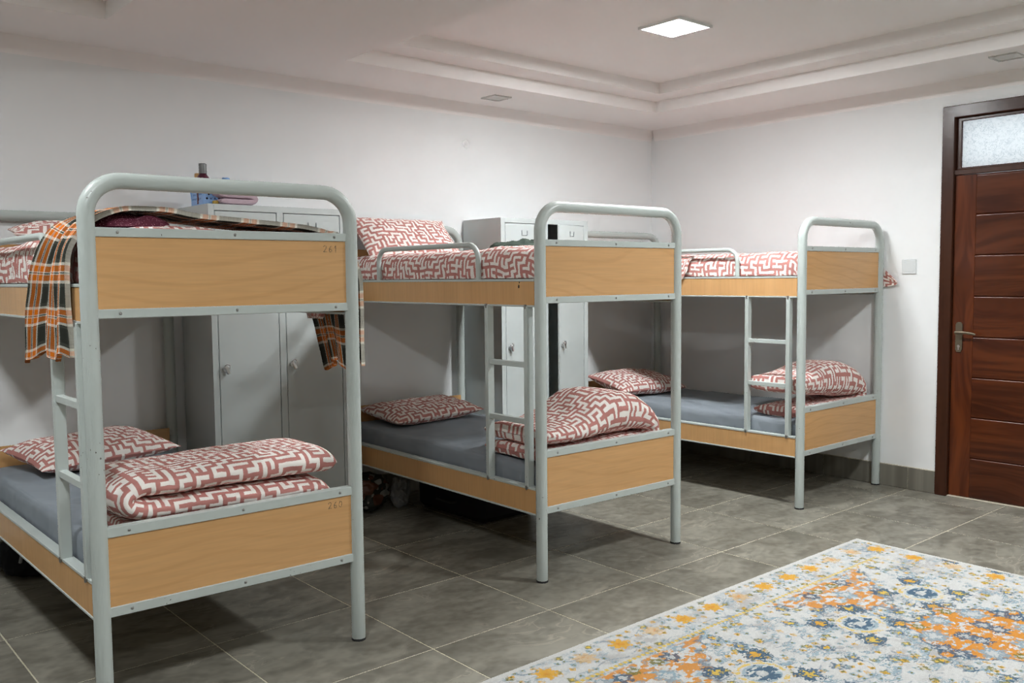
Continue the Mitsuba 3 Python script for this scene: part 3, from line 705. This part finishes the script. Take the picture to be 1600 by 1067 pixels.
def folded_duvet(path, v0, v1, seed, n=150, m_=56, squareness=3.2, puff=0.25, nose=0.0):
    """path: (u, z, half thickness) control points of the folded slab's middle line, seen from the foot of the bed."""
    path = np.array(path, float)
    d = np.r_[0, np.cumsum(np.linalg.norm(np.diff(path[:, :2], axis=0), axis=1))]
    tt = np.linspace(0, d[-1], n)
    from scipy.interpolate import PchipInterpolator
    c = np.stack([PchipInterpolator(d, path[:, q])(tt) for q in range(3)], -1)
    c[:, :2] = np.stack([np.convolve(np.pad(c[:, q], 3, mode='edge'), np.ones(7) / 7, 'valid') for q in range(2)], -1)
    tg = np.gradient(c[:, :2], axis=0); tg /= np.linalg.norm(tg, axis=1, keepdims=True)
    nm = np.stack([-tg[:, 1], tg[:, 0]], -1)
    end = np.minimum(tt, d[-1] - tt)
    cap = np.clip(end / 0.035, 0, 1); cap = np.sqrt(np.clip(1 - (1 - cap) ** 2, 0, 1)) * 0.98 + 0.02
    ph = np.linspace(0, 2 * np.pi, m_ + 1)
    e = 2 / squareness
    cw = np.sign(np.cos(ph)) * np.abs(np.cos(ph)) ** e; ch = np.sign(np.sin(ph)) * np.abs(np.sin(ph)) ** (e * 1.25)
    vm, vh = (v0 + v1) / 2, (v1 - v0) / 2
    wob = 1 + 0.05 * (meshkit.fbm(np.stack([tt * 6, tt * 0 + seed, tt * 0], -1), 2, seed) - 0.5) * 2
    h = c[:, 2] * cap
    V = vm + (vh * wob)[:, None] * cw[None, :]
    off = h[:, None] * ch[None, :]
    P = np.stack([c[:, 0][:, None] + nm[:, 0][:, None] * off, V, c[:, 1][:, None] + nm[:, 1][:, None] * off], -1)
    base = np.stack([np.broadcast_to(tt[:, None], V.shape), V, np.broadcast_to(np.sign(ch)[None, :], V.shape)], -1)
    n1 = N3(base, [6, 7, 0.5], seed); n2 = N3(base, [16, 10, 0.5], seed + 3); n3 = np.abs(N3(base, [22, 5, 0.7], seed + 6))
    disp = cap[:, None] * (puff * 0.06 * n1 + puff * 0.03 * n2 - puff * 0.05 * n3)
    Nn = np.stack([nm[:, 0][:, None] * ch, cw[None, :] * np.ones_like(V), nm[:, 1][:, None] * ch], -1)
    Nn /= np.linalg.norm(Nn, axis=-1, keepdims=True) + 1e-9
    P += Nn * disp[..., None]
    per = np.r_[0, np.cumsum(np.hypot(np.diff(cw) * vh, np.diff(ch) * float(np.mean(path[:, 2]))))]
    uv = np.stack([np.broadcast_to(tt[:, None], V.shape), np.broadcast_to(per[None, :], V.shape)], -1) + seed * 0.21
    m = trimesh.Trimesh(P.reshape(-1, 3), grid_faces(n, m_ + 1), process=False)
    if m.volume < 0: m.invert()
    return m, uv.reshape(-1, 2)
F1 = [(0.10, 0.548, 0.028), (0.3, 0.548, 0.028), (0.6, 0.548, 0.028), (0.83, 0.550, 0.028), (0.868, 0.580, 0.026), (0.83, 0.609, 0.036), (0.6, 0.614, 0.041), (0.3, 0.618, 0.043), (0.16, 0.622, 0.043), (0.095, 0.662, 0.040), (0.15, 0.704, 0.042), (0.3, 0.702, 0.046), (0.6, 0.704, 0.054), (0.80, 0.704, 0.056), (0.90, 0.694, 0.050)]
F2 = [(0.06, 0.560, 0.036), (0.3, 0.560, 0.038), (0.6, 0.560, 0.038), (0.80, 0.562, 0.034), (0.845, 0.60, 0.034), (0.81, 0.655, 0.066), (0.69, 0.705, 0.108), (0.55, 0.715, 0.112), (0.40, 0.675, 0.075), (0.24, 0.648, 0.050), (0.055, 0.646, 0.046)]
F3 = [(0.10, 0.553, 0.034), (0.3, 0.555, 0.036), (0.6, 0.558, 0.036), (0.82, 0.562, 0.036), (0.88, 0.61, 0.036), (0.85, 0.665, 0.078), (0.66, 0.720, 0.118), (0.45, 0.735, 0.105), (0.25, 0.728, 0.074), (0.02, 0.735, 0.048)]
FL = ['thick duvet folded over itself at the foot of the bottom bunk nearest the camera', 'duvet folded into a high hump at the foot of the middle bottom bunk', 'bulky folded duvet at the foot of the farthest bottom bunk']
for k, (F, a, b, sd) in enumerate(((F1, 0.050, 0.50, 21), (F2, 0.045, 0.50, 22), (F3, 0.045, 0.40, 23))):
    m, uv = folded_duvet(F, a, b, sd)
    key = put('folded_duvet', m, 'm_labyrinth', smooth=True, uv=uv, to=BEDS[k])
    tag(key, FL[k], 'duvet')

# ------------------------------------------------------------------ the plaid blanket over the nearest top bunk
def draped(path, v_lo, v_hi, seed, n=170, m_=60, fold=0.012, thick=0.006, hem=0.0):
    """A cloth along a (u, z) path across the bed; v_lo and v_hi give the strip's front and back edge along the path."""
    path = np.array(path, float)
    d = np.r_[0, np.cumsum(np.linalg.norm(np.diff(path, axis=0), axis=1))]
    from scipy.interpolate import PchipInterpolator
    tt = np.linspace(0, d[-1], n)
    c = np.stack([PchipInterpolator(d, path[:, q])(tt) for q in range(2)], -1)
    c = np.stack([np.convolve(np.pad(c[:, q], 2, mode='edge'), np.ones(5) / 5, 'valid') for q in range(2)], -1)
    tg = np.gradient(c, axis=0); tg /= np.linalg.norm(tg, axis=1, keepdims=True)
    nm = np.stack([-tg[:, 1], tg[:, 0]], -1)
    lo, hi = np.interp(tt, d, v_lo), np.interp(tt, d, v_hi)
    w = np.linspace(0, 1, m_)
    V = lo[:, None] + (hi - lo)[:, None] * w[None, :]
    hang = np.clip((np.abs(nm[:, 0]) - 0.4) / 0.4, 0, 1)
    base = np.stack([np.broadcast_to(w[None, :] * 4.2, V.shape), np.broadcast_to(tt[:, None] * 0.8, V.shape), 0 * V], -1)
    wave = (meshkit.fbm(base + seed, 3, seed) - 0.5) * 2
    puck = (meshkit.fbm(np.stack([V * 9, np.broadcast_to(tt[:, None] * 8, V.shape), 0 * V + 3], -1), 2, seed + 1) - 0.5)
    off = wave * (fold * (0.35 + 2.2 * hang))[:, None] + 0.008 * puck
    end = np.minimum(tt, d[-1] - tt)
    sag = hem * np.clip(1 - end / 0.22, 0, 1)[:, None] * (meshkit.fbm(np.stack([w * 3.3, w * 0 + seed, w * 0], -1), 2, seed + 3) - 0.5)[None, :]
    return c, nm, V, off, tt, w, sag
def draped_mesh(*a, thick=0.006, uvscale=1.0, **kw):
    c, nm, V, off, tt, w, sag = draped(*a, **kw)
    n, m_ = V.shape
    def surf(o):
        return np.stack([c[:, 0][:, None] + nm[:, 0][:, None] * (off + o), V, c[:, 1][:, None] + nm[:, 1][:, None] * (off + o) + sag], -1)
    A, B = surf(thick / 2), surf(-thick / 2)
    W0 = 0.62
    uv = np.stack([np.broadcast_to(w[None, :] * W0, V.shape), np.broadcast_to(tt[:, None], V.shape)], -1).reshape(-1, 2)
    f = grid_faces(n, m_)
    rim = np.r_[np.arange(m_), np.arange(1, n) * m_ + m_ - 1, (n - 1) * m_ + np.arange(m_ - 2, -1, -1), np.arange(n - 2, 0, -1) * m_]
    nx = np.roll(rim, -1); o = n * m_
    ff = np.vstack([f, f[:, ::-1] + o, np.stack([rim, nx + o, nx], 1), np.stack([rim, rim + o, nx + o], 1)])
    m = trimesh.Trimesh(np.vstack([A.reshape(-1, 3), B.reshape(-1, 3)]), ff, process=False)
    if m.volume < 0: m.invert()
    return m, np.vstack([uv, uv])
PLA = [(-0.052, 1.125), (-0.050, 1.25), (-0.046, 1.40), (-0.030, 1.50), (0.015, 1.575), (0.08, 1.618), (0.16, 1.642), (0.26, 1.640), (0.40, 1.622), (0.60, 1.606), (0.80, 1.590), (0.885, 1.572), (0.945, 1.50), (0.985, 1.38), (0.992, 1.25), (0.990, 1.06)]
lo = [-0.015, -0.025, -0.05, -0.06, 0.0, 0.05, 0.07, 0.08, 0.08, 0.08, 0.08, 0.07, 0.04, 0.00, -0.015, -0.03]
lo = [0.095, 0.090, 0.085, 0.085, 0.085, 0.085, 0.085, 0.08, 0.08, 0.08, 0.08, 0.07, 0.05, 0.035, 0.025, 0.0]
hi = [0.50, 0.47, 0.40, 0.35, 0.33, 0.33, 0.36, 0.40, 0.42, 0.44, 0.44, 0.44, 0.44, 0.44, 0.43, 0.33]
PLA[-1] = (0.990, 1.035)
m, uv = draped_mesh(PLA, lo, hi, 31, thick=0.016, hem=0.11, fold=0.016)
tag(put('plaid_blanket', m, 'm_plaid', smooth=True, uv=uv, to=BEDS[0]), 'orange, black and white plaid blanket hanging over the top bunk nearest the camera', 'blanket')
def corner_flap(name, parent, pts_path, lo_, hi_, seed, to):
    m, uv = draped_mesh(pts_path, lo_, hi_, seed, n=40, m_=24, fold=0.010, thick=0.012)
    put(name, m, 'm_labyrinth', parent, smooth=True, uv=uv, to=to)
corner_flap('corner', 'duvet', [(0.86, 1.52), (0.925, 1.50), (0.962, 1.42), (0.966, 1.32), (0.962, 1.235)], [0.22, 0.22, 0.22, 0.24, 0.30], [0.46, 0.46, 0.46, 0.44, 0.40], 35, BEDS[0])
corner_flap('corner', 'duvet_002', [(0.06, 1.53), (0.0, 1.50), (-0.032, 1.43), (-0.034, 1.38), (-0.032, 1.345)], [0.82, 0.82, 0.82, 0.85, 0.94], [1.15, 1.15, 1.14, 1.10, 1.02], 36, BEDS[2])
ss, tt_ = np.meshgrid(np.linspace(0, 1, 24), np.linspace(-1, 1, 18), indexing='ij')
hh = 0.075 * (1 - ss) ** 0.8 + 0.006
P = np.stack([0.9605 - 0.022 * np.sin(np.clip(ss - 0.25, 0, 1) * 2.2) - 0.010 * np.clip(ss - 0.3, 0, 1) * np.sin(tt_ * 3), 0.03 - 0.150 * ss, 1.392 - 0.050 * ss + hh * tt_], -1)
Q = P + np.array([-0.003, 0, 0])
f = grid_faces(24, 18)
m = trimesh.Trimesh(np.vstack([P.reshape(-1, 3), Q.reshape(-1, 3)]), np.vstack([f, f[:, ::-1] + 24 * 18]), process=False)
uvq = np.stack([ss * 0.15, tt_ * 0.07], -1).reshape(-1, 2)
put('corner', m, 'm_labyrinth', 'duvet_002', smooth=True, uv=np.vstack([uvq, uvq]) + 0.4, to=BEDS[2])
def crumple(L, Wd, H, seed, nr=34, nt=96, power=2.4, ruffle=0.7):
    """A small heap of cloth: a closed lumpy pad with a wavy outline."""
    r, a = np.meshgrid(np.linspace(0.02, 1, nr), np.linspace(0, 2 * np.pi, nt + 1), indexing='ij')
    ca, sa = np.cos(a), np.sin(a)
    rim = (np.abs(ca) ** power + np.abs(sa) ** power) ** (-1 / power) * (1 + 0.22 * N3(np.stack([ca * 1.6, sa * 1.6, 0 * a], -1), 1.0, seed + 4))
    x, y = r * rim * ca * L / 2, r * rim * sa * Wd / 2
    prof = np.sqrt(np.clip(1 - r ** 3.5, 0, 1))
    P = np.stack([x, y, 0 * x], -1)
    n1 = N3(P, [12, 15, 3], seed); n2 = np.abs(N3(P, [9, 26, 3], seed + 3))
    P[..., 2] = np.maximum(prof * H * (0.70 + 0.9 * n1 + ruffle * n2), 0)
    B = P.copy(); B[..., 2] = 0
    f = grid_faces(nr, nt + 1); o = nr * (nt + 1)
    m = trimesh.Trimesh(np.vstack([P.reshape(-1, 3), B.reshape(-1, 3)]), np.vstack([f, f[:, ::-1] + o]), process=False)
    if m.volume < 0: m.invert()
    return m
m = move(crumple(0.26, 0.22, 0.060, 41), 0.19, 0.19, 1.580)
tag(put('lace_garment', m, 'm_lace', smooth=True, to=BEDS[0]), 'maroon garment with a pale dotted pattern, tucked under the plaid blanket', 'garment')
m = move(crumple(0.60, 0.34, 0.034, 43, ruffle=2.6), 0.50, 0.66, 1.556, 0.45)
tag(put('folded_garment', m, 'm_olive', smooth=True, to=BEDS[1]), 'dark green garment lying on the duvet of the middle top bunk', 'garment')

# ------------------------------------------------------------------ lockers
LH, LD = 1.79, 0.395
def lock_mesh():
    a = trimesh.creation.cylinder(0.015, 0.012, sections=18); a.apply_transform(trimesh.transformations.rotation_matrix(math.pi / 2, [1, 0, 0])); a.apply_translation([0, -0.006, 0])
    b = cbox(-0.009, -0.026, -0.028, 0.009, -0.010, 0.014, 0.003); b.apply_transform(trimesh.transformations.rotation_matrix(-0.5, [0, 1, 0]))
    c = trimesh.creation.torus(0.014, 0.0032, major_sections=16, minor_sections=8); c.apply_transform(trimesh.transformations.rotation_matrix(math.pi / 2, [1, 0, 0])); c.apply_translation([0.004, -0.02, 0.012])
    return cat([a, b, c])
LOCK = mikit.ply(lock_mesh(), 'm_chrome', smooth=35)
def label_holder():
    w, h = 0.026, 0.017
    return cat([pbox(-w, -0.004, -h, w, 0, -h + 0.004), pbox(-w, -0.004, -h, -w + 0.004, 0, h), pbox(w - 0.004, -0.004, -h, w, 0, h)])
HOLD = mikit.ply(label_holder(), 'm_label', smooth=False)
def locker(key, x0, label, open_angle, doors):
    yb, yf = -0.013, -0.013 - LD
    x1 = x0 + 0.80
    t = 0.004
    body = cat([pbox(x0, yf, 0.0, x0 + t, yb, LH), pbox(x1 - t, yf, 0.0, x1, yb, LH), pbox(x0, yb - t, 0, x1, yb, LH), pbox(x0, yf, LH - t, x1, yb, LH), pbox(x0, yf + 0.02, 0.10, x1, yb, 0.104)])
    put('body', body, 'm_locker', key, smooth=False)
    a0, a1, b0, b1 = doors
    zt, zb = 1.757, 0.115
    put('face_frame', cat([cbox(x0, yf, 0, x0 + a0, yf + 0.022, LH, 0.002), cbox(x1 - (0.80 - b1), yf, 0, x1, yf + 0.022, LH, 0.002), cbox(x0 + a1, yf, 0, x0 + b0, yf + 0.022, LH, 0.002),
                            cbox(x0 + a0 - 0.002, yf, zt, x1 - 0.80 + b1 + 0.002, yf + 0.022, LH, 0.002), cbox(x0 + a0 - 0.002, yf, 0, x1 - 0.80 + b1 + 0.002, yf + 0.022, zb, 0.002)]), 'm_locker', key, smooth=False)
    put('partition', pbox(x0 + (a1 + b0) / 2 - 0.002, yf + 0.02, 0.104, x0 + (a1 + b0) / 2 + 0.002, yb - t, LH - t), 'm_locker', key, smooth=False)
    put('shelf', pbox(x0 + t, yf + 0.03, 1.48, x1 - t, yb - t, 1.484), 'm_locker', key, smooth=False)
    for d, (p, q, an) in enumerate(((a0, a1, 0.0), (b0, b1, open_angle))):
        g = 0.0028
        w = q - p - 2 * g
        dm = cat([cbox(-w, 0.0, zb + g, 0, 0.017, zt - g, 0.003)])
        H = np.eye(4); H[:3, 3] = x0 + q - g, yf + 0.0005, 0
        Rz = trimesh.transformations.rotation_matrix(an, [0, 0, 1]) if an else np.eye(4)
        H = H @ Rz
        dk = put('door', dm, 'm_locker', key, smooth=False, to=H)
        K = np.eye(4); K[:3, 3] = -w + 0.030, 0.0, 0.942
        add('lock', LOCK, dk, H @ K)
        K = np.eye(4); K[:3, 3] = -w / 2 - 0.0, 0.0, 1.694
        add('label_holder', HOLD, dk, H @ K)
    tag(key, label, 'locker')
locker('locker', -3.900, 'grey steel two-door locker behind the nearest bunk bed, with a blue basket on top', 0.0, (0.032, 0.375, 0.412, 0.757))
locker('locker_001', -1.962, 'grey steel two-door locker between the middle and farthest beds, one door ajar', 0.28, (0.036, 0.374, 0.418, 0.763))

# things on the first locker
def basket():
    w, dpt, h, t = 0.20, 0.15, 0.115, 0.003
    def side(L):
        pl = Polygon([(-L / 2, 0), (L / 2, 0), (L / 2 + 0.012, h), (-L / 2 - 0.012, h)])
        r = 0.0075
        rows = 4
        from shapely.geometry import Point
        holes = []
        for k in range(rows):
            z = 0.032 + k * 0.022
            n = int(L / 0.024)
            for q in range(n):
                xx = -L / 2 + 0.018 + (q + (0.5 if k % 2 else 0)) * (L - 0.03) / n
                if abs(xx) < L / 2 - 0.01: holes.append(Polygon([(xx - 0.0065, z), (xx, z - r), (xx + 0.0065, z), (xx, z + r)]))
        from shapely.ops import unary_union
        m = trimesh.creation.extrude_polygon(pl.difference(unary_union(holes)), t, engine='earcut')
        m.apply_transform(np.array([[1, 0, 0, 0], [0, 0, -1, 0], [0, 1, 0, 0], [0, 0, 0, 1.0]])); return m
    out = []
    for L, d, a in ((w, dpt / 2, 0), (w, dpt / 2, math.pi), (dpt, w / 2, math.pi / 2), (dpt, w / 2, -math.pi / 2)):
        m = side(L); m.apply_translation([0, -d, 0]); m.apply_transform(trimesh.transformations.rotation_matrix(a, [0, 0, 1])); out.append(m)
    out.append(pbox(-w / 2, -dpt / 2, 0, w / 2, dpt / 2, 0.003))
    rim = trimesh.creation.extrude_polygon(sbox(-w / 2 - 0.018, -dpt / 2 - 0.018, w / 2 + 0.018, dpt / 2 + 0.018).difference(sbox(-w / 2 - 0.008, -dpt / 2 - 0.008, w / 2 + 0.008, dpt / 2 + 0.008)), 0.006, engine='earcut'); rim.apply_translation([0, 0, h - 0.006])
    return cat(out + [rim])
put('storage_basket', move(basket(), -3.790, -0.255, LH), 'm_blue', smooth=False); tag('storage_basket', 'light blue perforated plastic basket on top of the locker', 'basket')
bx, by = -3.862, -0.265
put('bottle', lathe([(0, 0.0), (0.030, 0.0), (0.033, 0.004), (0.033, 0.128), (0.030, 0.140), (0.019, 0.157), (0.016, 0.163), (0, 0.163)]), 'm_maroon', 'spray_bottle', smooth=40, to=np.array([[1, 0, 0, bx], [0, 1, 0, by], [0, 0, 1, LH + 0.004], [0, 0, 0, 1.0]]))
put('cap', lathe([(0.0, 0.160), (0.020, 0.160), (0.020, 0.209), (0.018, 0.212), (0, 0.212)]), 'm_smoke', 'spray_bottle', smooth=40, to=np.array([[1, 0, 0, bx], [0, 1, 0, by], [0, 0, 1, LH + 0.004], [0, 0, 0, 1.0]]))
tag('spray_bottle', 'dark maroon bottle with a grey cap standing in the blue basket', 'bottle')
put('cardboard_box', cbox(-3.882, -0.228, LH + 0.004, -3.842, -0.200, LH + 0.170, 0.002), 'm_card', smooth=False); tag('cardboard_box', 'small orange-brown box behind the maroon bottle in the basket', 'box')
put('body', lathe([(0, 0), (0.022, 0), (0.022, 0.10), (0.012, 0.118), (0, 0.118)]), 'm_plastic_white', 'blue_capped_bottle', smooth=40, to=np.array([[1, 0, 0, -3.735], [0, 1, 0, -0.255], [0, 0, 1, LH + 0.004], [0, 0, 0, 1.0]]))
put('cap', lathe([(0, 0.112), (0.020, 0.112), (0.020, 0.145), (0.017, 0.148), (0, 0.148)]), 'm_blue', 'blue_capped_bottle', smooth=40, to=np.array([[1, 0, 0, -3.735], [0, 1, 0, -0.255], [0, 0, 1, LH + 0.004], [0, 0, 0, 1.0]]))
tag('blue_capped_bottle', 'bottle with a blue cap in the basket, just above the bed rail', 'bottle')
TW = [(-3.83, LH + 0.017, 0.016), (-3.66, LH + 0.017, 0.016), (-3.628, LH + 0.033, 0.015), (-3.66, LH + 0.049, 0.016), (-3.80, LH + 0.050, 0.016), (-3.838, LH + 0.066, 0.015), (-3.80, LH + 0.081, 0.016), (-3.64, LH + 0.079, 0.016)]
m, _ = folded_duvet(TW, -0.398, -0.27, 51, n=120, m_=40, puff=0.12, squareness=6)
m.vertices[:, 2] = np.maximum(m.vertices[:, 2], LH + 0.0005)
put('folded_towel', m, 'm_pinktowel', smooth=True); tag('folded_towel', 'folded mauve towel on the front of the locker top', 'towel')
put('soap_packet', cbox(-3.852, -0.372, LH, -3.826, -0.345, LH + 0.020, 0.004), 'm_yellow', smooth=False); tag('soap_packet', 'small yellow-brown packet between basket and towel', 'packet')
# inside the second locker
m = move(crumple(0.26, 0.24, 0.14, 61), -1.42, -0.20, 1.484); tag(put('red_garment', m, 'm_red_cloth', smooth=True), 'dark red cloth on the shelf inside the open locker', 'garment')
m = move(crumple(0.26, 0.22, 0.34, 62), -1.36, -0.20, 0.104); tag(put('orange_garment', m, 'm_orange_cloth', smooth=True), 'orange-brown cloth at the bottom of the open locker', 'garment')

# ------------------------------------------------------------------ under the beds
def blob(L, Wd, H, seed, amp=0.25, sq=2.6):
    m = trimesh.creation.icosphere(subdivisions=4)
    v = np.array(m.vertices)
    v = np.sign(v) * np.abs(v) ** (2 / sq); 
    n = N3(v, 2.2, seed); n2 = np.abs(N3(v, 5.0, seed + 2))
    v *= (1 + amp * n * 1.6 - amp * n2 * 0.8)[:, None]
    v = v / np.abs(v).max(0) * np.array([L / 2, Wd / 2, H / 2]); v[:, 2] += H / 2
    v[:, 2] = np.maximum(v[:, 2], 0.0)
    return trimesh.Trimesh(v, m.faces, process=False)
put('carrier_bag', move(blob(0.26, 0.20, 0.24, 71), -2.90, -0.26, 0.0, 0.3), 'm_bag_print', smooth=30); tag('carrier_bag', 'crumpled printed carrier bag on the floor under the middle bed', 'bag')
put('plastic_bag', move(blob(0.15, 0.13, 0.20, 73, 0.5), -2.70, -0.30, 0.0, 0.8), 'm_bag_white', smooth=30); tag('plastic_bag', 'small pale plastic bag under the middle bed, right of the printed bag', 'bag')
su = [cbox(-2.62, -1.00, 0.012, -2.20, -0.36, 0.235, 0.03)]
put('shell', su[0], 'm_black_cloth', 'suitcase', smooth=False)
put('handle', tube([(-2.62, -0.76, 0.10), (-2.65, -0.75, 0.10), (-2.65, -0.61, 0.10), (-2.62, -0.60, 0.10)], 0.008, 8), 'm_rubber', 'suitcase', smooth=30)
for x in (-2.59, -2.26):
    for y in (-0.96, -0.43): put('foot', pbox(x, y, 0.0, x + 0.03, y + 0.03, 0.014), 'm_rubber', 'suitcase', smooth=False)
tag('suitcase', 'black suitcase lying on the floor under the middle bed', 'suitcase')
put('holdall', move(blob(0.34, 0.24, 0.22, 75, 0.2), -4.70, -0.17, 0.0), 'm_black_cloth', smooth=30)
st = tube([(-4.80, -0.285, 0.10), (-4.79, -0.31, 0.17), (-4.74, -0.315, 0.195), (-4.69, -0.31, 0.17), (-4.68, -0.285, 0.10)], 0.008, 8)
put('strap', st, 'm_bag_white', 'holdall', smooth=30); part_label('holdall__strap', 'pale strap'); tag('holdall', 'black holdall with a pale strap under the nearest bed', 'bag')
